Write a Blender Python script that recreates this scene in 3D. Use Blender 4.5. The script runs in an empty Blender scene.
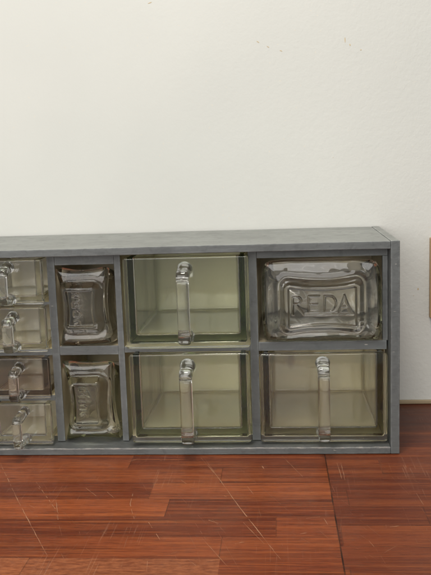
import bpy, bmesh, math, random
import numpy as np
from mathutils import Vector, Matrix
random.seed(7)
S = bpy.context.scene
C = S.collection

# ------------------------------------------------------------------ camera
yaw, pitch, roll = 0.0824, -0.1537, 0.0334
cy, sy = math.cos(yaw), math.sin(yaw); cp, sp = math.cos(pitch), math.sin(pitch); cr, sr = math.cos(roll), math.sin(roll)
Rm = Matrix(((cy, -sy, 0), (sy, cy, 0), (0, 0, 1))) @ Matrix(((1, 0, 0), (0, cp, -sp), (0, sp, cp))) @ Matrix(((cr, 0, sr), (0, 1, 0), (-sr, 0, cr)))
CAMLOC = Vector((-0.1269, -0.8899, 0.3313))
cd = bpy.data.cameras.new("camera"); cam = bpy.data.objects.new("camera", cd); C.objects.link(cam)
M4 = Matrix((Rm.col[0], Rm.col[2], -Rm.col[1])).transposed().to_4x4(); M4.translation = CAMLOC
cam.matrix_world = M4
cd.sensor_fit = 'VERTICAL'; cd.sensor_height = 24.0; cd.lens = 0.82 / 0.575 * 24.0
cd.clip_start = 0.01; cd.clip_end = 100
S.camera = cam

# ------------------------------------------------------------------ light
w = bpy.data.worlds.new("World"); S.world = w; w.use_nodes = True
bg = w.node_tree.nodes['Background']
bg.inputs[0].default_value = (1.0, 0.985, 0.95, 1); bg.inputs[1].default_value = 0.49

def area(name, loc, target, sx, sy_, power, col):
    l = bpy.data.lights.new(name, 'AREA'); l.shape = 'RECTANGLE'; l.size = sx; l.size_y = sy_; l.energy = power; l.color = col
    o = bpy.data.objects.new(name, l); C.objects.link(o); o.location = loc
    o.rotation_euler = (Vector(target) - Vector(loc)).to_track_quat('-Z', 'Y').to_euler()
    return o
area("window_light", (-.85, -2.1, 1.0), (-.2, .1, .12), 2.2, 1.7, 52, (1.0, 0.985, 0.955))
area("overhead_fill", (-0.3, -0.45, 1.7), (-.25, .0, .1), 0.32, 0.32, 12.5, (1.0, 0.95, 0.86))  # added unseen lamp, brightens the cabinet top and the wall above

S.view_settings.view_transform = 'Standard'; S.view_settings.look = 'None'
S.view_settings.exposure = 0.0; S.view_settings.gamma = 1.0
S.render.engine = 'CYCLES'
cyc = S.cycles
cyc.max_bounces = 48; cyc.transmission_bounces = 44; cyc.glossy_bounces = 12; cyc.diffuse_bounces = 12; cyc.volume_bounces = 0
cyc.caustics_reflective = True; cyc.caustics_refractive = True; cyc.blur_glossy = 0.0
cyc.sample_clamp_indirect = 60.0
cyc.use_denoising = True

# ------------------------------------------------------------------ node helpers
def mat(name):
    m = bpy.data.materials.new(name); m.use_nodes = True
    nt = m.node_tree; nt.nodes.clear()
    out = nt.nodes.new('ShaderNodeOutputMaterial'); b = nt.nodes.new('ShaderNodeBsdfPrincipled')
    nt.links.new(b.outputs[0], out.inputs[0])
    return m, nt, b, out
def N(nt, t, **kw):
    n = nt.nodes.new(t)
    for k, v in kw.items():
        if k.startswith('i_'): n.inputs[int(k[2:])].default_value = v
        else: setattr(n, k, v)
    return n
def math_(nt, op, a, b=None, clamp=False):
    n = nt.nodes.new('ShaderNodeMath'); n.operation = op; n.use_clamp = clamp
    for i, v in enumerate((a, b)):
        if v is None: continue
        if isinstance(v, (int, float)): n.inputs[i].default_value = v
        else: nt.links.new(v, n.inputs[i])
    return n.outputs[0]
def ramp(nt, fac, stops):
    n = nt.nodes.new('ShaderNodeValToRGB'); e = n.color_ramp.elements
    while len(e) < len(stops): e.new(0.5)
    for k, (p, c) in enumerate(stops):
        e[k].position = p; e[k].color = (c, c, c, 1) if isinstance(c, (int, float)) else (*c, 1)
    nt.links.new(fac, n.inputs[0]); return n.outputs[0]
def mix(nt, fac, a, b, blend='MIX'):
    n = nt.nodes.new('ShaderNodeMix'); n.data_type = 'RGBA'; n.blend_type = blend
    for idx, v in ((0, fac), (6, a), (7, b)):
        if isinstance(v, (int, float)): n.inputs[idx].default_value = v
        elif isinstance(v, tuple): n.inputs[idx].default_value = (*v, 1)
        else: nt.links.new(v, n.inputs[idx])
    return n.outputs[2]
def coords(nt, scale=(1, 1, 1), src='Position'):
    g = nt.nodes.new('ShaderNodeNewGeometry')
    mp = nt.nodes.new('ShaderNodeMapping'); mp.inputs[3].default_value = scale
    nt.links.new(g.outputs['Position'], mp.inputs[0]); return mp.outputs[0]
def noise(nt, vec, scale, detail=4, rough=.55, dist=0):
    n = nt.nodes.new('ShaderNodeTexNoise'); n.inputs['Scale'].default_value = scale; n.inputs['Detail'].default_value = detail
    n.inputs['Roughness'].default_value = rough; n.inputs['Distortion'].default_value = dist
    nt.links.new(vec, n.inputs['Vector']); return n.outputs['Fac']
def bump(nt, b, h, strength, dist):
    n = nt.nodes.new('ShaderNodeBump'); n.inputs['Strength'].default_value = strength; n.inputs['Distance'].default_value = dist
    nt.links.new(h, n.inputs['Height']); nt.links.new(n.outputs[0], b.inputs['Normal']); return n

# ------------------------------------------------------------------ materials
def wall_mat():
    m, nt, b, o = mat('wall_plaster')
    v = coords(nt)
    c = mix(nt, ramp(nt, noise(nt, v, 3.0, 5), [(.3, 0), (.75, 1)]), (.512, .513, .480), (.562, .560, .523))
    c = mix(nt, ramp(nt, noise(nt, v, 260, 1), [(.74, 0), (.80, .45)]), c, (.62, .56, .46))
    nt.links.new(c, b.inputs['Base Color']); b.inputs['Roughness'].default_value = .62
    n1 = noise(nt, v, 165, 3, .6, .3); n2 = noise(nt, v, 24, 3); n3 = noise(nt, v, 420, 2)
    sx = N(nt, 'ShaderNodeSeparateXYZ'); nt.links.new(v, sx.inputs[0])
    amp = math_(nt, 'MULTIPLY_ADD', sx.outputs[0], 1.6, True); nt.nodes[-1].inputs[2].default_value = .75   # rougher plaster to the right
    h = math_(nt, 'ADD', math_(nt, 'MULTIPLY', n1, amp), math_(nt, 'ADD', math_(nt, 'MULTIPLY', n2, .35), math_(nt, 'MULTIPLY', n3, .12)))
    bump(nt, b, h, .48, .0010); return m
def wood_floor_mat():
    m, nt, b, o = mat('oiled_wood')
    g = N(nt, 'ShaderNodeNewGeometry'); s = N(nt, 'ShaderNodeSeparateXYZ'); nt.links.new(g.outputs['Position'], s.inputs[0])
    X, Y = s.outputs[0], s.outputs[1]
    X = math_(nt, 'ADD', X, 0.0)
    side = math_(nt, 'GREATER_THAN', math_(nt, 'ADD', X, math_(nt, 'MULTIPLY', Y, .006)), -.0832)
    yr = math_(nt, 'DIVIDE', math_(nt, 'ADD', math_(nt, 'ADD', Y, .246 + 4.1), math_(nt, 'MULTIPLY', side, .017)), .041)
    row = math_(nt, 'FLOOR', yr)
    wn = N(nt, 'ShaderNodeTexWhiteNoise', noise_dimensions='2D'); cx = N(nt, 'ShaderNodeCombineXYZ')
    nt.links.new(row, cx.inputs[0]); nt.links.new(side, cx.inputs[1]); nt.links.new(cx.outputs[0], wn.inputs['Vector'])
    xs = math_(nt, 'DIVIDE', math_(nt, 'ADD', X, math_(nt, 'MULTIPLY', wn.outputs['Value'], 3.0)), .27)
    col = math_(nt, 'FLOOR', xs)
    wn2 = N(nt, 'ShaderNodeTexWhiteNoise', noise_dimensions='3D'); c2 = N(nt, 'ShaderNodeCombineXYZ')
    nt.links.new(row, c2.inputs[0]); nt.links.new(col, c2.inputs[1]); nt.links.new(side, c2.inputs[2]); nt.links.new(c2.outputs[0], wn2.inputs['Vector'])
    rnd = wn2.outputs['Value']
    # grain, offset per stave
    off = N(nt, 'ShaderNodeCombineXYZ'); nt.links.new(math_(nt, 'MULTIPLY', rnd, 37.0), off.inputs[2])
    va = N(nt, 'ShaderNodeVectorMath', operation='ADD'); nt.links.new(g.outputs['Position'], va.inputs[0]); nt.links.new(off.outputs[0], va.inputs[1])
    def st(sc):
        mp = N(nt, 'ShaderNodeMapping'); mp.inputs[3].default_value = sc; nt.links.new(va.outputs[0], mp.inputs[0]); return mp.outputs[0]
    big = noise(nt, st((3.2, 42, 1)), 1.0, 5, .6, .8)
    fine = noise(nt, st((7, 260, 1)), 1.0, 3, .55, .5)
    pore = noise(nt, st((55, 1500, 1)), 1.0, 2, .6)
    c = mix(nt, ramp(nt, rnd, [(0, .14), (.3, .34), (.7, .6), (1, .88)]), (.098, .0180, .0072), (.305, .078, .0245))
    c = mix(nt, ramp(nt, big, [(.34, .6), (.58, 0)]), c, (.052, .010, .005))
    c = mix(nt, ramp(nt, fine, [(.48, 0), (.72, .5)]), c, (.42, .125, .034))
    c = mix(nt, ramp(nt, fine, [(.24, .45), (.44, 0)]), c, (.046, .010, .006))
    c = mix(nt, ramp(nt, pore, [(.56, 0), (.66, .7)]), c, (.030, .007, .005))
    # end-grain-like paler strip of the front left stave
    strip = math_(nt, 'MULTIPLY', math_(nt, 'LESS_THAN', Y, -.2455), math_(nt, 'LESS_THAN', X, -.184))
    fleck = noise(nt, st((90, 330, 1)), 1.0, 3, .7)
    c = mix(nt, math_(nt, 'MULTIPLY', strip, .75), c, mix(nt, ramp(nt, fleck, [(.35, 0), (.65, 1)]), (.15, .042, .017), (.34, .12, .05)))
    # right slab is a darker piece of wood
    c = mix(nt, math_(nt, 'MULTIPLY', side, .40), c, (.075, .018, .010))
    c = mix(nt, math_(nt, 'MULTIPLY', math_(nt, 'GREATER_THAN', Y, .0815), .45), c, (.050, .017, .011))
    # glue lines
    fy = math_(nt, 'FRACT', yr); fx = math_(nt, 'FRACT', xs)
    ly = math_(nt, 'LESS_THAN', fy, .022); lx = math_(nt, 'LESS_THAN', fx, .004)
    gl = math_(nt, 'MAXIMUM', ly, lx)
    c = mix(nt, math_(nt, 'MULTIPLY', gl, .35), c, (.03, .010, .006))
    dj = math_(nt, 'ABSOLUTE', math_(nt, 'ADD', math_(nt, 'ADD', X, math_(nt, 'MULTIPLY', Y, .006)), .0832))
    lj = math_(nt, 'LESS_THAN', dj, .0007)
    c = mix(nt, math_(nt, 'MULTIPLY', math_(nt, 'MULTIPLY', lj, ramp(nt, noise(nt, coords(nt), 26, 2), [(.4, .35), (.6, 1)])), .9), c, (.012, .006, .004))
    # pale dust and worn finish
    vv = coords(nt)
    worn = ramp(nt, noise(nt, vv, 14, 6, .7, .6), [(.52, 0), (.78, .07)])
    c = mix(nt, worn, c, (.42, .24, .15))
    # fine hair scratches in two directions
    def scr(angle, sc, th):
        mp = N(nt, 'ShaderNodeMapping'); mp.inputs[2].default_value = (0, 0, angle); mp.inputs[3].default_value = (sc, sc * .02, 1)
        nt.links.new(g.outputs['Position'], mp.inputs[0])
        return ramp(nt, noise(nt, mp.outputs[0], 1.0, 1, .5), [(th, 0), (th + .01, .8), (th + .03, 0)])
    ms = ramp(nt, noise(nt, vv, 9, 2), [(.5, 0), (.62, 1)])
    sc1 = math_(nt, 'MULTIPLY', math_(nt, 'MAXIMUM', scr(.6, 260, .66), math_(nt, 'MAXIMUM', scr(-.9, 330, .68), scr(.15, 300, .67))), ms)
    c = mix(nt, math_(nt, 'MULTIPLY', sc1, .28), c, (.55, .36, .24))
    nt.links.new(c, b.inputs['Base Color'])
    r = math_(nt, 'ADD', math_(nt, 'MULTIPLY', noise(nt, vv, 30, 5, .7), .26), .16)
    r = math_(nt, 'ADD', r, math_(nt, 'MULTIPLY', fine, .12))
    nt.links.new(r, b.inputs['Roughness'])
    b.inputs['Specular IOR Level'].default_value = .16
    h = math_(nt, 'SUBTRACT', math_(nt, 'ADD', math_(nt, 'MULTIPLY', fine, .5), math_(nt, 'MULTIPLY', big, .5)), math_(nt, 'ADD', math_(nt, 'MULTIPLY', gl, .8), math_(nt, 'MULTIPLY', lj, 3.0)))
    bump(nt, b, h, .35, .0006)
    return m
def paint_mat(name, base, edge_z=None):
    m, nt, b, o = mat(name)
    v = coords(nt)
    c = mix(nt, ramp(nt, noise(nt, v, 9, 5), [(.3, 0), (.7, 1)]), tuple(x * .86 for x in base), tuple(min(1, x * 1.14) for x in base))
    c = mix(nt, ramp(nt, noise(nt, v, 60, 4, .7, 1.), [(.50, 0), (.66, .55)]), c, tuple(x * .60 for x in base))
    c = mix(nt, ramp(nt, noise(nt, v, 210, 2), [(.70, 0), (.74, .8)]), c, (.06, .062, .066))
    c = mix(nt, ramp(nt, noise(nt, coords(nt, (.25, 1, 1)), 310, 2), [(.735, 0), (.77, .6)]), c, (.50, .46, .40))
    # worn arrises : paint rubbed thin along the edges
    gN = N(nt, 'ShaderNodeNewGeometry'); bv = N(nt, 'ShaderNodeBevel', samples=4); bv.inputs['Radius'].default_value = .0030
    dp = N(nt, 'ShaderNodeVectorMath', operation='DOT_PRODUCT'); nt.links.new(gN.outputs['True Normal'], dp.inputs[0]); nt.links.new(bv.outputs[0], dp.inputs[1])
    ed = ramp(nt, dp.outputs['Value'], [(.90, 1), (.995, 0)])
    wr = ramp(nt, noise(nt, coords(nt, (.6, 1, 1)), 75, 5, .7), [(.42, 0), (.62, .65)])
    c = mix(nt, math_(nt, 'MULTIPLY', ed, wr), c, tuple(min(1, x * 2.6) for x in base))
    if edge_z is not None:
        s = N(nt, 'ShaderNodeSeparateXYZ'); nt.links.new(v, s.inputs[0])
        near = math_(nt, 'MULTIPLY', math_(nt, 'LESS_THAN', math_(nt, 'ABSOLUTE', math_(nt, 'SUBTRACT', s.outputs[2], edge_z)), .0011), math_(nt, 'LESS_THAN', s.outputs[1], .0014))
        chip = ramp(nt, noise(nt, coords(nt, (.45, 1, 4)), 190, 6, .8), [(.44, 0), (.62, 1)])
        c = mix(nt, math_(nt, 'MULTIPLY', near, math_(nt, 'MULTIPLY', chip, .45)), c, (.50, .44, .39))
    nt.links.new(c, b.inputs['Base Color'])
    nt.links.new(math_(nt, 'ADD', math_(nt, 'MULTIPLY', noise(nt, v, 40, 4), .3), .33), b.inputs['Roughness'])
    h = math_(nt, 'ADD', math_(nt, 'MULTIPLY', noise(nt, coords(nt, (.3, 1, 1)), 160, 4), .6), noise(nt, v, 30, 3))
    bump(nt, b, h, .7, .0009)
    return m
def tan_mat(name='bare_plywood', lo=(.69, .62, .42), hi=(.79, .72, .50)):
    m, nt, b, o = mat(name)
    v = coords(nt, (.35, 1, 1))
    f = ramp(nt, noise(nt, v, 28, 6, .6, .5), [(.3, 0), (.7, 1)])
    c = mix(nt, f, lo, hi)
    c = mix(nt, ramp(nt, noise(nt, coords(nt), 14, 3), [(.6, 0), (.8, .35)]), c, (.30, .24, .16))
    # a dark knot on the back board
    g = N(nt, 'ShaderNodeNewGeometry'); d = N(nt, 'ShaderNodeVectorMath', operation='SUBTRACT'); d.inputs[1].default_value = (-.118, .175, .066)
    nt.links.new(g.outputs['Position'], d.inputs[0])
    sc = N(nt, 'ShaderNodeVectorMath', operation='MULTIPLY'); sc.inputs[1].default_value = (1, .4, .5); nt.links.new(d.outputs[0], sc.inputs[0])
    ln = N(nt, 'ShaderNodeVectorMath', operation='LENGTH'); nt.links.new(sc.outputs[0], ln.inputs[0])
    k = ramp(nt, math_(nt, 'MULTIPLY', ln.outputs['Value'], 100), [(.35, .7), (.75, 0)])
    c = mix(nt, k, c, (.12, .07, .06))
    nt.links.new(c, b.inputs['Base Color']); b.inputs['Roughness'].default_value = .7
    return m
def glass_mat(name, acol, dens, rough=.035, wav=.35, film=.008, up_glow=.38, back=.10, filmcol=(.80, .76, .56)):
    m, nt, b, out = mat(name)
    b.inputs['Base Color'].default_value = (1, 1, 1, 1); b.inputs['Transmission Weight'].default_value = 1.0
    b.inputs['Roughness'].default_value = rough; b.inputs['IOR'].default_value = 1.5
    va = N(nt, 'ShaderNodeVolumeAbsorption'); va.inputs['Color'].default_value = (*acol, 1); va.inputs['Density'].default_value = dens
    nt.links.new(va.outputs[0], out.inputs['Volume'])
    v = coords(nt)
    h = math_(nt, 'ADD', noise(nt, v, 22, 1), math_(nt, 'MULTIPLY', noise(nt, v, 90, 1), .06))
    bump(nt, b, h, wav, .0007)
    # faint grease and dust film
    r = ramp(nt, noise(nt, v, 35, 5, .7), [(.45, rough), (.8, rough + .10)])
    nt.links.new(r, b.inputs['Roughness'])
    # interior glow painted as cream film: trace everywhere, more on upward and rear faces
    g = N(nt, 'ShaderNodeNewGeometry'); sn = N(nt, 'ShaderNodeSeparateXYZ'); nt.links.new(g.outputs['Normal'], sn.inputs[0])
    sp_ = N(nt, 'ShaderNodeSeparateXYZ'); nt.links.new(g.outputs['Position'], sp_.inputs[0])
    up = math_(nt, 'MULTIPLY', ramp(nt, math_(nt, 'ABSOLUTE', sn.outputs[2]), [(.6, 0), (.95, 1)]), math_(nt, 'GREATER_THAN', sp_.outputs[1], .024))
    rear = ramp(nt, sp_.outputs[1], [(.07, 0), (.09, 1)])
    f = math_(nt, 'MAXIMUM', math_(nt, 'MULTIPLY', up, up_glow), math_(nt, 'MULTIPLY', rear, back))
    f = math_(nt, 'MAXIMUM', f, math_(nt, 'MULTIPLY', ramp(nt, noise(nt, v, 26, 6, .7), [(.35, .5), (.7, 1.6)]), film))
    df = N(nt, 'ShaderNodeBsdfDiffuse'); df.inputs[0].default_value = (*filmcol, 1)
    tl = N(nt, 'ShaderNodeBsdfTranslucent'); tl.inputs[0].default_value = (*filmcol, 1)
    m1 = N(nt, 'ShaderNodeMixShader'); m1.inputs[0].default_value = .4; nt.links.new(df.outputs[0], m1.inputs[1]); nt.links.new(tl.outputs[0], m1.inputs[2])
    m2 = N(nt, 'ShaderNodeMixShader'); nt.links.new(f, m2.inputs[0]); nt.links.new(b.outputs[0], m2.inputs[1]); nt.links.new(m1.outputs[0], m2.inputs[2])
    nt.links.new(m2.outputs[0], out.inputs[0])
    return m
def simple(name, col, rough=.6):
    m, nt, b, o = mat(name)
    v = coords(nt)
    c = mix(nt, noise(nt, v, 60, 4), tuple(x * .8 for x in col), tuple(min(1, x * 1.15) for x in col))
    nt.links.new(c, b.inputs['Base Color']); b.inputs['Roughness'].default_value = rough
    return m

M_wall = wall_mat(); M_floor = wood_floor_mat()
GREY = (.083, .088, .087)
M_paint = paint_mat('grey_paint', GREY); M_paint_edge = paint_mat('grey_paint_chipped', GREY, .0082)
M_top = paint_mat('grey_paint_lit', (.228, .236, .222))  # same grey paint, light from above put into a paler colour
M_tan = tan_mat(); M_back = tan_mat('shaded_plywood', (.22, .185, .125), (.31, .265, .18)); M_dark = tan_mat('darker_plywood', (.30, .26, .17), (.40, .345, .235))  # M_back: plywood with compartment shade put into its colour; M_dark: darker plywood
G_green = glass_mat('pressed_glass_green', (.44, .54, .24), 26, rough=.015)
G_olive = glass_mat('pressed_glass_olive', (.50, .49, .26), 26, rough=.02)
G_clear = glass_mat('pressed_glass_clear', (.64, .66, .52), 7, wav=.5)
G_handle = glass_mat('handle_glass', (.70, .74, .60), 5, rough=.04, film=.03, up_glow=0, back=0)
G_brown = glass_mat('pressed_glass_brown', (.46, .40, .20), 34, film=.012, up_glow=.2, back=.1, filmcol=(.55, .42, .28))
G_brown_handle = glass_mat('brownish_handle_glass', (.60, .50, .40), 9, rough=.04, film=.03, up_glow=0, back=0)
G_smoke = glass_mat('pressed_glass_smoky', (.60, .60, .46), 7, rough=.0, film=.002, up_glow=.05, back=.02, wav=.5)
G_pil1 = glass_mat('hazy_brownish_glass', (.58, .52, .38), 10, rough=.015, wav=.2, film=.004, up_glow=.1, back=.05); G_pil2 = glass_mat('hazy_greenish_glass', (.54, .56, .30), 11, rough=.015, wav=.2, film=.004, up_glow=.1, back=.05)
M_scratch = simple('bare_wood_scratch', (.37, .20, .115), .7)
M_scratch2 = simple('faint_wood_scratch', (.22, .085, .04), .6)
M_mark = simple('ochre_scuff', (.50, .38, .22), .7)
M_caulk = simple('yellowed_sealant', (.30, .23, .14), .6)
M_frame = simple('tan_wood', (.40, .25, .12), .5)

# ------------------------------------------------------------------ object helpers
def link(name, me, m, parent=None, smooth=False):
    o = bpy.data.objects.new(name, me); C.objects.link(o)
    for mm in (m if isinstance(m, (list, tuple)) else [m]): me.materials.append(mm)
    if parent: o.parent = parent
    if smooth:
        for p in me.polygons: p.use_smooth = True
    return o
def tag(o, label=None, cat=None, group=None, kind=None):
    if label: o['label'] = label
    if cat: o['category'] = cat
    if group: o['group'] = group
    if kind: o['kind'] = kind
    return o
def empty(name, loc):
    o = bpy.data.objects.new(name, None); C.objects.link(o); o.location = loc; o.empty_display_size = .02
    return o
def box_mesh(name, x0, x1, y0, y1, z0, z1, org=(0, 0, 0), bev=0.0008, seg=2, cuts=0, wob=0):
    bm = bmesh.new()
    vs = [bm.verts.new((x - org[0], y - org[1], z - org[2])) for x in (x0, x1) for y in (y0, y1) for z in (z0, z1)]
    for f in ((0, 1, 3, 2), (4, 6, 7, 5), (0, 4, 5, 1), (2, 3, 7, 6), (0, 2, 6, 4), (1, 5, 7, 3)): bm.faces.new([vs[i] for i in f])
    bmesh.ops.recalc_face_normals(bm, faces=bm.faces)
    if bev: bmesh.ops.bevel(bm, geom=list(bm.edges), offset=bev, segments=seg, profile=.5, affect='EDGES')
    if cuts:
        ax = max(range(3), key=lambda i: (x1 - x0, y1 - y0, z1 - z0)[i])
        lo = (x0, y0, z0)[ax] - org[ax]; hi = (x1, y1, z1)[ax] - org[ax]
        for k in range(1, cuts):
            co = [0, 0, 0]; no = [0, 0, 0]; co[ax] = lo + (hi - lo) * k / cuts; no[ax] = 1
            bmesh.ops.bisect_plane(bm, geom=list(bm.verts) + list(bm.edges) + list(bm.faces), plane_co=co, plane_no=no)
        ph = [random.uniform(0, 6) for _ in range(6)]
        for v in bm.verts:
            t = v.co[ax] * 14
            for j in range(3):
                if j != ax: v.co[j] += wob * (math.sin(t + ph[j]) + .6 * math.sin(2.7 * t + ph[j + 3]))
    me = bpy.data.meshes.new(name); bm.to_mesh(me); bm.free(); return me
def part(name, x0, x1, y0, y1, z0, z1, m, parent, **k):
    return link(name, box_mesh(name, x0, x1, y0, y1, z0, z1, org=parent.location if parent else (0, 0, 0), **k), m, parent)

# ------------------------------------------------------------------ setting
WALLY = .191
# wall with a few flush scuff marks
me = bpy.data.meshes.new('wall')
vs = [(-2.2, WALLY, -.9), (1.6, WALLY, -.9), (1.6, WALLY, 2.6), (-2.2, WALLY, 2.6), (-2.2, WALLY + .1, -.9), (1.6, WALLY + .1, -.9), (1.6, WALLY + .1, 2.6), (-2.2, WALLY + .1, 2.6)]
fs = [(0, 1, 2, 3), (5, 4, 7, 6), (3, 2, 6, 7), (4, 5, 1, 0), (4, 0, 3, 7), (1, 5, 6, 2)]
mi = [0] * 6
def blob(cx, cz, w_, h_, ang, y=WALLY - .00025):
    n = len(vs); k = 9
    for i in range(k):
        a = 2 * math.pi * i / k; r = random.uniform(.65, 1.15)
        px, pz = math.cos(a) * w_ * r, math.sin(a) * h_ * r
        vs.append((cx + px * math.cos(ang) - pz * math.sin(ang), y, cz + px * math.sin(ang) + pz * math.cos(ang)))
    fs.append(tuple(range(n, n + k))); mi.append(1)
for (cx_, cz_, w_, h_, an) in [(-.288, .5327, .0035, .0006, .3), (-.1515, .4785, .0022, .0006, -.5), (-.1389, .4718, .0022, .0005, -.6), (-.1225, .4662, .0020, .0006, -.4),
                               (-.0416, .4762, .0006, .0036, .05), (-.0354, .4698, .0007, .0014, .4), (-.0217, .4631, .0012, .0006, .2), (.0507, .1555, .0009, .0016, -.2), (.045, .147, .0006, .0004, 0), (-.058, .33, .0005, .0004, 0)]:
    blob(cx_, cz_, w_, h_, an)
me.from_pydata(vs, [], fs); me.update()
wall = link('wall', me, [M_wall, M_mark])
for p, i in zip(me.polygons, mi): p.material_index = i
tag(wall, 'off-white painted plaster wall with small ochre scuffs', 'wall', kind='structure')

# wooden surface, with the long scratches as thin slivers in the same mesh
vs = [(-2.2, -.40, 0), (1.6, -.40, 0), (1.6, WALLY, 0), (-2.2, WALLY, 0), (-2.2, -.40, -.04), (1.6, -.40, -.04), (1.6, WALLY, -.04), (-2.2, WALLY, -.04)]
fs = [(0, 1, 2, 3), (5, 4, 7, 6), (4, 5, 1, 0), (6, 7, 3, 2), (5, 6, 2, 1), (7, 4, 0, 3)]
mi = [0] * 6
def px2floor(px, py):
    d = Rm @ Vector(((px - 215.5) / 820, 1, -(py - 287.5) / 820)); t = -CAMLOC.z / d.z
    return CAMLOC + d * t
def scratch(pts, wd, mid=1, gap=.25):
    P = [px2floor(*p) for p in pts]
    L = sum((P[i + 1] - P[i]).length for i in range(len(P) - 1)); n = max(3, int(L / .006))
    Q = []
    for i in range(n + 1):
        s_ = i / n * (len(P) - 1); k = min(int(s_), len(P) - 2); Q.append(P[k].lerp(P[k + 1], s_ - k))
    prev = None
    for i, q in enumerate(Q):
        d = (Q[min(i + 1, n)] - Q[max(i - 1, 0)]).normalized(); nn = Vector((-d.y, d.x, 0))
        ww = wd * (.15 + random.random()) * math.sin(math.pi * (i + .4) / (n + .8)) ** .5 * .5
        q = q + nn * random.uniform(-.5, .5) * wd * .5
        a = len(vs); vs.extend([tuple(q + nn * ww + Vector((0, 0, .00015))), tuple(q - nn * ww + Vector((0, 0, .00015)))])
        if prev is not None and random.random() > gap: fs.append((prev, a, a + 1, prev + 1)); mi.append(mid)
        prev = a
SC = [([(0, 463), (20, 505), (47, 556)], .0011, 1, .15), ([(204, 458), (240, 508), (281, 560)], .0011, 1, .08), ([(282, 456), (305, 479)], .0010, 1, .1),
      ([(337, 463), (342, 479)], .0013, 1, .0), ([(341, 463), (345, 480)], .0010, 1, .1), ([(86, 488), (96, 496)], .0014, 1, 0), ([(134, 489), (130, 504), (134, 519)], .0009, 1, .2),
      ([(139, 505), (121, 556)], .0007, 2, .3), ([(145, 517), (160, 540)], .0009, 1, .3), ([(201, 458), (222, 482)], .0009, 1, .2), ([(355, 475), (371, 470)], .0008, 2, .2),
      ([(292, 520), (320, 517)], .0008, 1, .3), ([(390, 527), (399, 526)], .0010, 1, .1), ([(300, 534), (307, 533)], .0012, 1, 0), ([(235, 544), (244, 542)], .0011, 1, 0),
      ([(262, 466), (264, 469)], .0018, 1, 0), ([(107, 492), (114, 498)], .0009, 1, .1), ([(212, 519), (232, 540)], .0008, 2, .3), ([(193, 520), (214, 552)], .0007, 2, .3),
      ([(40, 472), (128, 486)], .0006, 2, .3), ([(36, 482), (60, 516)], .0009, 1, .4), ([(55, 510), (64, 545)], .0007, 2, .3), ([(10, 470), (33, 465)], .0007, 2, .2),
      ([(210, 474), (250, 470)], .0006, 2, .3), ([(120, 474), (220, 500)], .0005, 2, .3), ([(328, 476), (338, 500)], .0006, 2, .4), ([(350, 512), (385, 540)], .0006, 2, .3),
      ([(150, 560), (190, 548)], .0006, 2, .3), ([(250, 500), (322, 489)], .0005, 2, .4), ([(395, 470), (425, 486)], .0006, 2, .4), ([(56, 500), (58, 520)], .0010, 1, .3), ([(20, 450), (75, 530)], .0005, 2, .5),
      ([(128, 462), (138, 459)], .001, 1, .1), ([(170, 545), (182, 570)], .0005, 2, .3), ([(230, 460), (310, 530)], .0005, 2, .3), ([(100, 520), (62, 560)], .0005, 2, .3)]
for p, wd, md, gp in SC: scratch(p, wd * .72, md, gp)
for _ in range(18):
    x, y = random.uniform(-10, 435), random.uniform(458, 560); a = random.gauss(.8, .35); L = random.uniform(25, 80)
    scratch([(x, y), (x + L * .5 * math.cos(a) + random.gauss(0, 1.5), y + L * .5 * math.sin(a)), (x + L * math.cos(a), y + L * math.sin(a))], random.uniform(.0002, .0004), 2, .35)
for _ in range(60):
    x, y = random.uniform(-10, 435), random.uniform(458, 580); a = random.gauss(.75, .6); L = random.expovariate(1 / 9) + 2
    scratch([(x, y), (x + L * math.cos(a), y + L * math.sin(a))], random.uniform(.0002, .0006), random.choice((1, 2, 2, 2)), .15)
me = bpy.data.meshes.new('wooden_surface'); me.from_pydata(vs, [], fs); me.update()
fl = link('floor', me, [M_floor, M_scratch, M_scratch2])
for p, i in zip(me.polygons, mi): p.material_index = i
tag(fl, 'scratched reddish brown hardwood surface of glued staves', 'wooden surface', kind='structure')

cm = box_mesh('sealant', -2.2, 1.6, WALLY - .004, WALLY - .0001, .0002, .0058, bev=.0015, seg=3)
tag(link('wall_sealant', cm, M_caulk), 'thin yellowed sealant bead where wall meets wooden surface', 'sealant', kind='structure')

pm = box_mesh('panel', .0648, .150, WALLY - .009, WALLY - .0003, .118, .2235, bev=.0012)
tag(link('wooden_wall_panel', pm, M_frame), 'narrow tan wooden edge on the wall at the right border', 'wall panel')

# ------------------------------------------------------------------ cabinet
D = .188; XL = -.590
cab = empty('drawer_cabinet', (XL / 2, D / 2, 0.0006))
tag(cab, 'worn grey painted wooden cabinet of pull-out glass drawers lying against the wall', 'cabinet')
Z0 = .0006
part('side_panel', -.0098, 0, 0, D, Z0, .24, M_paint, cab, cuts=12, wob=.00010)
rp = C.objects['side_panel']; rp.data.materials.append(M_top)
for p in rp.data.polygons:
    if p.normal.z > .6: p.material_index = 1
part('side_panel', XL, XL + .0095, 0, D, Z0, .24, M_paint, cab)
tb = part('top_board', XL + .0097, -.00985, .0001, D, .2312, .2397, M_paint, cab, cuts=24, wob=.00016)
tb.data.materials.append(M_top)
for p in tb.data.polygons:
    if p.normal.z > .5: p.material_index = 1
part('bottom_board', XL + .0097, -.0100, -.0002, D, Z0, .0085, M_paint_edge, cab, cuts=24, wob=.00014)
part('back_panel', XL + .0097, -.0100, .180, D - .0005, .0087, .2310, M_tan, cab, bev=0)
RY = .0225
part('inner_floor', XL + .0097, -.0112, .0450, .1798, .0086, .0094, M_tan, cab, bev=0)
part('inner_lining', -.0110, -.0099, .0500, .1798, .0095, .2309, M_dark, cab, bev=0)
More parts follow.
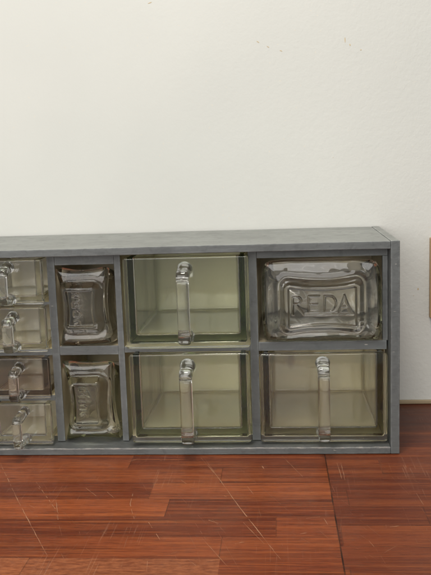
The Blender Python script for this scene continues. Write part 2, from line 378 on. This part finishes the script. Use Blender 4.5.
def divider(x0, x1, z0=.0095, z1=.2310):
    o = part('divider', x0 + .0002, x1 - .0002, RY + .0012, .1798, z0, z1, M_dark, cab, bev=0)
    f = part('divider_front', x0, x1, RY, RY + .0012, z0, z1, M_paint, cab, bev=.0004)
    f.name = 'painted_edge'; f.parent = o; f.location = (0, 0, 0)
divider(-.4790, -.4702); divider(-.3953, -.3862); divider(-.3172, -.3100); divider(-.1650, -.1552)
def shelf(x0, x1, z0, z1, m=None):
    o = part('shelf', x0 + .0001, x1 - .0001, RY + .0016, .1798, z0 + .0002, z1 - .0002, m or M_tan, cab, bev=0)
    f = part('painted_edge', x0 + .0001, x1 - .0001, RY + .0003, RY + .0016, z0, z1, M_paint, cab, bev=.0004)
    f.parent = o
RAIL = [(-.3862, -.3172, .2188, .2311), (-.1552, -.0100, .2214, .2311), (-.0158, -.0100, .1256, .2213)]
for x0, x1, z0, z1 in RAIL: part('rail', x0 + .0001, x1 - .0001, RY + .0003, RY + .0080, z0, z1, M_paint, cab, bev=.0004)
shelf(-.4702, -.3953, .1735, .1766); shelf(-.4702, -.3953, .1137, .1215); shelf(-.4702, -.3953, .0592, .0655)
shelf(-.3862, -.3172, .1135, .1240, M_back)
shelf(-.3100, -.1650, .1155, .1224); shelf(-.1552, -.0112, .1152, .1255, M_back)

part('added_back', -.4700, -.3955, .098, .1035, .0096, .2309, M_dark, cab, bev=0)  # added board, closes the small compartments early to keep them bright
part('added_back', -.1550, -.0114, .1740, .1790, .1258, .2309, M_back, cab, bev=0)  # added board, its dark colour stands for shade behind the REDA drawer
part('added_back', -.3860, -.3174, .150, .155, .0096, .2309, M_back, cab, bev=0)  # added board, shade of the narrow compartments put into its colour

# ------------------------------------------------------------------ plain glass drawers with a rod handle
def drawer_body(x0, x1, z0, z1, yf, yb, ts, tf, tb, org, ins=.0048, insb=.0070):
    """pressed tray, open at the top, with a front plate that overlaps the tray as a lip"""
    bm = bmesh.new(); lay = bm.edges.layers.float.new('bevel_weight_edge')
    def V(x, y, z): return bm.verts.new((x - org[0], y - org[1], z - org[2]))
    def rect(xa, xb, y, za, zb): return [V(xa, y, za), V(xb, y, za), V(xb, y, zb), V(xa, y, zb)]      # BL BR TR TL
    tp = .0018
    F0 = rect(x0, x1, yf, z0, z1); F1 = rect(x0, x1, yf + tf, z0, z1)
    I0 = rect(x0 + ins, x1 - ins, yf + tf, z0 + insb, z1); B = rect(x0 + ins + tp, x1 - ins - tp, yb, z0 + insb, z1)
    c0 = rect(x0 + ins + ts, x1 - ins - ts, yf + tf + .0006, z0 + insb + tb, z1); c1 = rect(x0 + ins + tp + ts, x1 - ins - tp - ts, yb - tf, z0 + insb + tb, z1)
    F = bm.faces.new
    F(F0); F(B[::-1])
    for k in (0, 1, 3):                       # bottom, right, left sides (the top stays open)
        j = (k + 1) % 4
        F([F0[k], F1[k], F1[j], F0[j]]); F([F1[k], I0[k], I0[j], F1[j]]); F([I0[k], B[k], B[j], I0[j]]); F([c0[k], c0[j], c1[j], c1[k]])
    F(c0[::-1]); F(c1)
    F([F0[3], F0[2], F1[2], I0[2], c0[2], c0[3], I0[3], F1[3]])
    F([I0[2], B[2], c1[2], c0[2]]); F([B[2], B[3], c1[3], c1[2]]); F([B[3], I0[3], c0[3], c1[3]])
    bmesh.ops.recalc_face_normals(bm, faces=bm.faces)
    for e in bm.edges:
        a_, b_ = e.verts
        fr = a_ in F0 and b_ in F0; lip = {a_, b_} & set(F0) and {a_, b_} & set(F1); bk = a_ in F1 and b_ in F1
        inner = (a_ in c0 or a_ in c1) and (b_ in c0 or b_ in c1)
        topz = abs(a_.co.z + org[2] - z1) < 1e-5 and abs(b_.co.z + org[2] - z1) < 1e-5
        e[lay] = .95 if lip else .46 if fr else .30 if bk else (.25 if topz else .8) if inner else .3
    me = bpy.data.meshes.new('drawer_body'); bm.to_mesh(me); bm.free()
    return me
def handle_mesh(cx_, zt, zb, yf, out, rw, rt, org, lean=0):
    """D-shaped solid glass bar: round stub out, flat bar down, round stub back."""
    y1 = yf - out; rc = .0028; n = 6; dt = .0048 * rw / .0135; db = .0025
    zt2, zb2 = zt - dt, zb + db
    path = [(yf + .0001, zt, 0), (yf - out * .12, zt - dt * .12, .05), (yf - out * .45, zt - dt * .5, .25), (yf - out * .72, zt - dt * .85, .6)]
    zc = zt2 + rt * .15
    for k in range(n + 1):
        a = math.pi / 2 * k / n
        path.append((y1 + rc - rc * math.sin(a), zc - rc + rc * math.cos(a), .7 + .3 * k / n))
    zd = zb2 - rt * .15
    for k in range(1, 8): path.append((y1, zc - rc + (zd + rc - zc + rc) * k / 8, 1))
    for k in range(n + 1):
        a = math.pi / 2 * k / n
        path.append((y1 + rc - rc * math.cos(a), zd + rc - rc * math.sin(a), 1 - .3 * k / n))
    path += [(yf - out * .72, zb + db * .7, .6), (yf - out * .45, zb + db * .4, .25), (yf - out * .12, zb, .05), (yf + .0001, zb, 0)]
    bm = bmesh.new(); rings = []; K = 28
    for i, (y, z, t) in enumerate(path):
        a = path[max(i - 1, 0)]; b2 = path[min(i + 1, len(path) - 1)]
        ty, tz = b2[0] - a[0], b2[1] - a[1]; l = math.hypot(ty, tz); ty /= l; tz /= l
        ny, nz = tz, -ty                   # normal in the YZ plane
        if i in (0, len(path) - 1): ny, nz = 0, (1 if i else 1) * (nz / abs(nz))
        ring = []
        for k in range(K):
            th = 2 * math.pi * k / K; c_, s_ = math.cos(th), math.sin(th)
            e = 2 / (2 + 2.2 * t)            # round -> squarish section
            wx = (rw * (1 - t) * 1.16 + rw * t) / 2; wy = (rw * (1 - t) * 1.12 + rt * t) / 2
            X = wx * math.copysign(abs(c_) ** e, c_); Yn = wy * math.copysign(abs(s_) ** e, s_)
            if t > .9: Yn += math.copysign(.0006 * math.exp(-(X / .0016) ** 2), Yn)
            flare = 1 + .12 * math.exp(-min(i, len(path) - 1 - i) * 1.5)
            ring.append(bm.verts.new((cx_ + X * flare + lean * (z - zt) - org[0], y + ny * Yn * flare - org[1], z + nz * Yn * flare - org[2])))
        rings.append(ring)
    for r1, r2 in zip(rings, rings[1:]):
        for k in range(K): bm.faces.new([r1[k], r1[(k + 1) % K], r2[(k + 1) % K], r2[k]])
    bm.faces.new(rings[0][::-1]); bm.faces.new(rings[-1])
    bmesh.ops.recalc_face_normals(bm, faces=bm.faces)
    for f in bm.faces: f.smooth = len(f.verts) == 4
    me = bpy.data.meshes.new('handle'); bm.to_mesh(me); bm.free(); return me
def plain_drawer(x0, x1, z0, z1, yf, hc, zt, zb, out, rw, rt, gm, label, ts=.0056, tf=.0058, tb=.0075, group=None, lean=0, rz=0, yb=.172, rb=.0050, ins=.0048, insb=.0070):
    org = ((x0 + x1) / 2, yf, z0)
    t = empty('glass_drawer', org); tag(t, label, 'glass drawer', group)
    b = link('drawer_body', drawer_body(x0, x1, z0, z1, yf, yb, ts, tf, tb, org, ins, insb), gm, t)
    for p in b.data.polygons: p.use_smooth = True
    bv = b.modifiers.new('bevel', 'BEVEL'); bv.width = rb; bv.segments = 5; bv.limit_method = 'WEIGHT'; bv.harden_normals = False
    wn = b.modifiers.new('wn', 'WEIGHTED_NORMAL'); wn.keep_sharp = False; wn.weight = 100
    link('handle', handle_mesh(hc, zt, zb, yf, out, rw, rt, org, lean), G_brown_handle if gm is G_brown else G_handle, t)
    t.rotation_euler.z = rz
    return t
GL = 'large pressed glass drawers with bar handles'; GS = 'small pressed glass drawers in the left column'
plain_drawer(-.3045, -.1636, .1228, .2275, .0060, -.2345, .2135, .1368, .026, .0135, .0095, G_green, 'large clear green-edged glass drawer left of the REDA drawer, above another large one', group=GL)
plain_drawer(-.3028, -.1650, .0122, .1172, .0060, -.2355, .1030, .0230, .025, .0140, .0095, G_green, 'large green-edged glass drawer in the middle of the bottom row', group=GL, rz=.004)
plain_drawer(-.1552, -.0120, .0112, .1148, .0090, -.0838, .1035, .0235, .024, .0130, .0095, G_olive, 'large olive-tinted glass drawer at bottom right below the REDA drawer', group=GL, rz=-.003)
plain_drawer(-.4690, -.3958, .1770, .2280, .0040, -.4345, .2200, .1830, .024, .0115, .0080, G_clear, 'small clear glass drawer, topmost of the left column', .0055, .005, .0050, GS, yb=.092, rb=.0036, ins=.0030, insb=.0035)
plain_drawer(-.4690, -.3945, .1218, .1735, .0040, -.4325, .1630, .1290, .022, .0115, .0085, G_clear, 'small clear glass drawer, second from top of the left column', .0055, .005, .0050, GS, yb=.092, rb=.0036, ins=.0030, insb=.0035)
plain_drawer(-.4690, -.3955, .0662, .1140, .0070, -.4300, .1040, .0720, .024, .0105, .0085, G_brown, 'small brownish glass drawer, third from top of the left column', .0055, .005, .0050, GS, yb=.092, rb=.0036, ins=.0030, insb=.0035, lean=.03)
plain_drawer(-.4690, -.3962, .0112, .0598, .0070, -.4275, .0515, .0190, .031, .0095, .0085, G_clear, 'small clear glass drawer at the bottom of the left column, its handle reaching out furthest', .0055, .005, .0050, GS, yb=.092, rb=.0036, ins=.0030, insb=.0035)

# ------------------------------------------------------------------ pillow-front glass scoops with raised grip and moulded letters
def sstep(x, a, b):
    t = np.clip((x - a) / (b - a), 0, 1); return t * t * (3 - 2 * t)
def seg_dist(PX, PZ, a, b):
    ax, az = a; bx, bz = b; dx, dz = bx - ax, bz - az; L2 = dx * dx + dz * dz + 1e-12
    t = np.clip(((PX - ax) * dx + (PZ - az) * dz) / L2, 0, 1)
    return np.hypot(PX - ax - t * dx, PZ - az - t * dz)
def arc(cx_, cz_, rx, rz, a0, a1, n=14):
    return [(cx_ + rx * math.cos(math.radians(a0 + (a1 - a0) * i / n)), cz_ + rz * math.sin(math.radians(a0 + (a1 - a0) * i / n))) for i in range(n + 1)]
def scoop(name, corners, pinch, block, waist, letters, gm, label, yf, blockh, nu, nv, body, round_=.02, group=None, cat='glass drawer', seed=0, lw=.00095, lh=.0020, yb=.170):
    """corners TL,TR,BR,BL (x,z); pinch = inward bow of left,right,top,bottom; block = x0,x1,z0,z1 of the grip; waist=(side,topbottom)"""
    TL, TR, BR, BL = [np.array(c) for c in corners]
    u = np.linspace(-1, 1, nu); v = np.linspace(-1, 1, nv); U, V = np.meshgrid(u, v)     # v=+1 is the top edge
    a = (U + 1) / 2; b = (V + 1) / 2
    bow = lambda s: (1 - s ** 2)
    base = [(1 - a) * (1 - b) * BL[k] + a * (1 - b) * BR[k] + (1 - a) * b * TL[k] + a * b * TR[k] for k in (0, 1)]
    X = base[0] + bow(V) * (pinch[0] * (1 - a) ** 1.5 - pinch[1] * a ** 1.5)
    Z = base[1] + bow(U) * (pinch[3] * (1 - b) ** 1.5 - pinch[2] * b ** 1.5)
    cx0 = X.mean(); cz0 = Z.mean()
    k = 1 - round_ * (np.abs(U) ** 6) * (np.abs(V) ** 6)
    X = cx0 + (X - cx0) * k; Z = cz0 + (Z - cz0) * k
    rng = np.random.RandomState(seed)
    # distance-like coordinate to the outline in metres
    wx = (TR[0] - TL[0]) / 2; wz = (TL[1] - BL[1]) / 2
    de = np.minimum((1 - np.abs(U)) * wx, (1 - np.abs(V)) * wz)
    h = .0040 * np.sqrt(np.clip(1 - (1 - np.clip(de / .0050, 0, 1)) ** 2, 0, 1)) + .0035 * (1 - (1 - np.clip(de / .026, 0, 1)) ** 2)
    bx0, bx1, bz0, bz1 = block; bcx, bcz = (bx0 + bx1) / 2, (bz0 + bz1) / 2; bw, bh = (bx1 - bx0) / 2, (bz1 - bz0) / 2
    p = (X - bcx) / bw; q = (Z - bcz) / bh
    hw = bw - waist[0] * (1 - np.clip(np.abs(q), 0, 1) ** 2); hh = bh - waist[1] * (1 - np.clip(np.abs(p), 0, 1) ** 2)
    ddx = np.abs(X - bcx) - hw; ddz = np.abs(Z - bcz) - hh
    r = .008; qx = np.maximum(ddx + r, 0); qz = np.maximum(ddz + r, 0)
    sd = np.hypot(qx, qz) + np.minimum(np.maximum(ddx + r, ddz + r), 0) - r      # signed distance, rounded
    # concave dish between rim and grip
    h -= .0022 * np.exp(-((sd - .0055) / .0040) ** 2)
    h += blockh * (1 - sstep(sd, -.0030, .0048))
    h -= .0026 * sstep(-sd, .0046, .0068)                                        # sunk tablet
    # melt waves
    for _ in range(7):
        f = rng.uniform(60, 260, 2) * rng.choice([-1, 1], 2); h += .00012 * np.sin(f[0] * X + f[1] * Z + rng.uniform(0, 6)) * sstep(de, .001, .01)
    dl = np.full_like(X, 1.0)
    for pl in letters:
        for s0, s1 in zip(pl, pl[1:]): dl = np.minimum(dl, seg_dist(X, Z, s0, s1))
    h += lh * np.exp(-(dl / lw) ** 2)
    Yf = yf - h
    verts = []; faces = []
    def addgrid(X_, Y_, Z_, flip):
        s = len(verts); verts.extend(np.stack([X_.ravel(), Y_.ravel(), Z_.ravel()], 1).tolist())
        r_, c_ = X_.shape
        for i in range(r_ - 1):
            for j in range(c_ - 1):
                f = (s + i * c_ + j, s + i * c_ + j + 1, s + (i + 1) * c_ + j + 1, s + (i + 1) * c_ + j)
                faces.append(f[::-1] if flip else f)
        return s
    A = addgrid(X, Yf, Z, False)
    # inner front surface (smooth) : shrunk outline, step behind
    tw = .0055
    kx = 1 - tw / wx; kz = 1 - tw / wz
    Xi = cx0 + (X - cx0) * kx; Zi = cz0 + (Z - cz0) * (kz) + 0
    Zi = Zi + (Z - Zi) * sstep(V, .0, 1.0)            # open top: reaches the rim
    hi = .0004 * (1 - (1 - np.clip(de / .02, 0, 1)) ** 2)
    Yi = np.full_like(X, yf + .0036) - hi
    B = addgrid(Xi, Yi, Zi, True)
    # perimeter lists (left bottom corner, anticlockwise seen from the front)
    def per(s):
        P = [s + j for j in range(nu)]; P += [s + i * nu + nu - 1 for i in range(1, nv)]
        P += [s + (nv - 1) * nu + j for j in range(nu - 2, -1, -1)]; P += [s + i * nu for i in range(nv - 2, 0, -1)]
        return P
    pa, pb = per(A), per(B); nP = len(pa)
    x0, x1, z0, z1 = body
    def ringat(src, Y_, t, ins):
        s = len(verts)
        for idx in src:
            X_, _, Z_ = verts[idx]
            uu = np.clip((X_ - cx0) / wx, -1, 1); vv = np.clip((Z_ - cz0) / wz, -1, 1)
            bx = (x0 + x1) / 2 + uu * ((x1 - x0) / 2 - ins); bz = (z0 + z1) / 2 + vv * ((z1 - z0) / 2 - (ins if vv < 0 else 0))
            verts.append((X_ * (1 - t) + bx * t, Y_, Z_ * (1 - t) + bz * t))
        return [s + i for i in range(len(src))]
    def strip(r1, r2, sel, flip):
        for i in sel:
            j = (i + 1) % nP; f = (r1[i], r1[j], r2[j], r2[i])
            faces.append(f[::-1] if flip else f)
    top = set(range(nu - 1 + nv - 1, nu - 1 + nv - 1 + nu - 1))       # segments of the top edge
    allseg = [i for i in range(nP) if i not in top]
    # outer shell rings
    ys = [(yf + .005, .15), (yf + .015, .7), (yf + .03, 1), (.5 * (yf + .03 + yb), 1), (yb, 1)]
    ra = [pa]; rb = [pb]
    for y_, t_ in ys: ra.append(ringat(pa, y_, t_, 0)); rb.append(ringat(pb, y_ if y_ < yb else y_ - .006, t_, .005) if y_ > yf + .0065 else None)
    rb = [r_ for r_ in rb if r_ is not None]
    for r1, r2 in zip(ra, ra[1:]): strip(r1, r2, allseg, True)
    for r1, r2 in zip(rb, rb[1:]): strip(r1, r2, allseg, False)
    # back plates
    faces.append(tuple(ra[-1])); faces.append(tuple(rb[-1][::-1]))
    # rim: front top edge (front grid to inner grid), side rims, back rim
    ti = sorted(top)
    for i in ti:
        j = (i + 1) % nP; faces.append((pa[i], pa[j], pb[j], pb[i]))
        faces.append((ra[-1][j], ra[-1][i], rb[-1][i], rb[-1][j]))
    iR, iL = ti[0], (ti[-1] + 1) % nP
    for idx, fl in ((iR, False), (iL, True)):
        co = [r_[idx] for r_ in ra]; ci = [r_[idx] for r_ in rb]
        f = co + ci[::-1]; faces.append(tuple(f[::-1] if fl else f))
    org = Vector(((x0 + x1) / 2, yf, z0))
    V3 = [(a_[0] - org.x, a_[1] - org.y, a_[2] - org.z) for a_ in verts]
    me = bpy.data.meshes.new(name); me.from_pydata(V3, [], faces)
    bm = bmesh.new(); bm.from_mesh(me); bmesh.ops.remove_doubles(bm, verts=bm.verts, dist=1e-6)
    bmesh.ops.recalc_face_normals(bm, faces=bm.faces)
    for f in bm.faces: f.smooth = len(f.verts) <= 4
    bm.to_mesh(me); bm.free()
    o = link('glass_drawer', me, gm); o.location = org
    tag(o, label, cat, group); return o

# moulded capitals R E D A with an underline
zt_, zb_ = .1808, .1625
R_ = [[(-.1160, zb_ - .0015), (-.1160, zt_ - .001)], [(-.1160, zt_ - .001)] + arc(-.1108, .1765, .0040, .0038, 80, -80) + [(-.1160, .1722)], [(-.1125, .1722), (-.1035, .1602)]]
E_ = [[(-.0870, zt_), (-.0985, zt_), (-.0985, zb_ + .001), (-.0870, zb_ + .001)], [(-.0985, .172), (-.0895, .172)]]
D_ = [[(-.0810, zb_ + .001), (-.0810, zt_)] + arc(-.0755, .1720, .0070, .0088, 85, -85) + [(-.0810, zb_ + .001)]]
A_ = [[(-.0655, zb_ - .0005), (-.0595, zt_ + .0005), (-.0535, zb_ - .0005)], [(-.0632, .1685), (-.0558, .1685)]]
UL = [[(-.1035, .1602), (-.0508, .1602)]]
scoop('glass_drawer', [(-.1485, .2200), (-.0205, .2190), (-.0175, .1262), (-.1490, .1265)], (-.0015, -.002, -.0005, .0008),
      (-.1262, -.0412, .1400, .1972), (.000, .0042), R_ + E_ + D_ + A_ + UL, G_smoke,
      'wide clear glass drawer with a pillow-shaped front moulded REDA, at top right', .0170, .0100, 380, 290, (-.1490, -.0175, .1262, .1960), round_=.055, seed=3)

def tr(px0, py0, sc, X0, Z0_, pls):     # glyph strokes traced in picture order, scaled to metres
    return [[(X0 + (x - px0) * sc, Z0_ - (y - py0) * sc) for x, y in pl] for pl in pls]
g1 = [[(100, 62), (150, 62), (182, 74), (100, 118), (140, 124), (186, 128)], [(95, 205), (178, 196), (186, 210)], [(92, 205), (92, 268), (196, 265)],
      [(105, 330), (120, 318), (165, 318), (200, 335), (212, 362), (196, 395), (160, 408), (112, 400), (100, 375), (105, 330)],
      [(110, 460), (165, 440), (190, 468), (196, 520)], [(115, 505), (150, 490)]]
g2 = [[(110, 92), (165, 90), (200, 105), (198, 128), (110, 120), (192, 168)], [(108, 208), (205, 205)], [(108, 278), (212, 285)],
      [(130, 340), (180, 338), (218, 358), (216, 392), (180, 405), (118, 400)], [(120, 470), (150, 440), (185, 445), (210, 470), (212, 510)], [(130, 495), (165, 480)]]
SCL = 1 / 14.38 / 850
scoop('glass_drawer', [(-.3860, .2168), (-.3243, .2165), (-.3228, .1268), (-.3850, .1240)], (.0055, .0060, .0042, -.0010),
      (-.3790, -.3345, .1438, .1955), (.0030, .0), tr(50, 50, SCL, -.3690, .1890, g1), G_pil1,
      'small smoky glass drawer with pinched front and vertical moulded letters, in the top row', .0240, .0065, 280, 360, (-.3840, -.3200, .1244, .1985), round_=.02, seed=5, group='narrow pinched-front glass drawers', lw=.00062, lh=.0015, yb=.142)
scoop('glass_drawer', [(-.3850, .1070), (-.3243, .1062), (-.3195, .0122), (-.3855, .0108)], (.0065, .0045, .0030, .0030),
      (-.3775, -.3355, .0290, .0845), (.0028, .0), tr(50, 50, SCL, -.3690, .0795, g2), G_pil2,
      'small greenish glass drawer with pinched front and vertical moulded letters, in the bottom row', .0240, .0065, 280, 370, (-.3840, -.3198, .0098, .0785), round_=.02, seed=9, group='narrow pinched-front glass drawers', lw=.00062, lh=.0015, yb=.142)
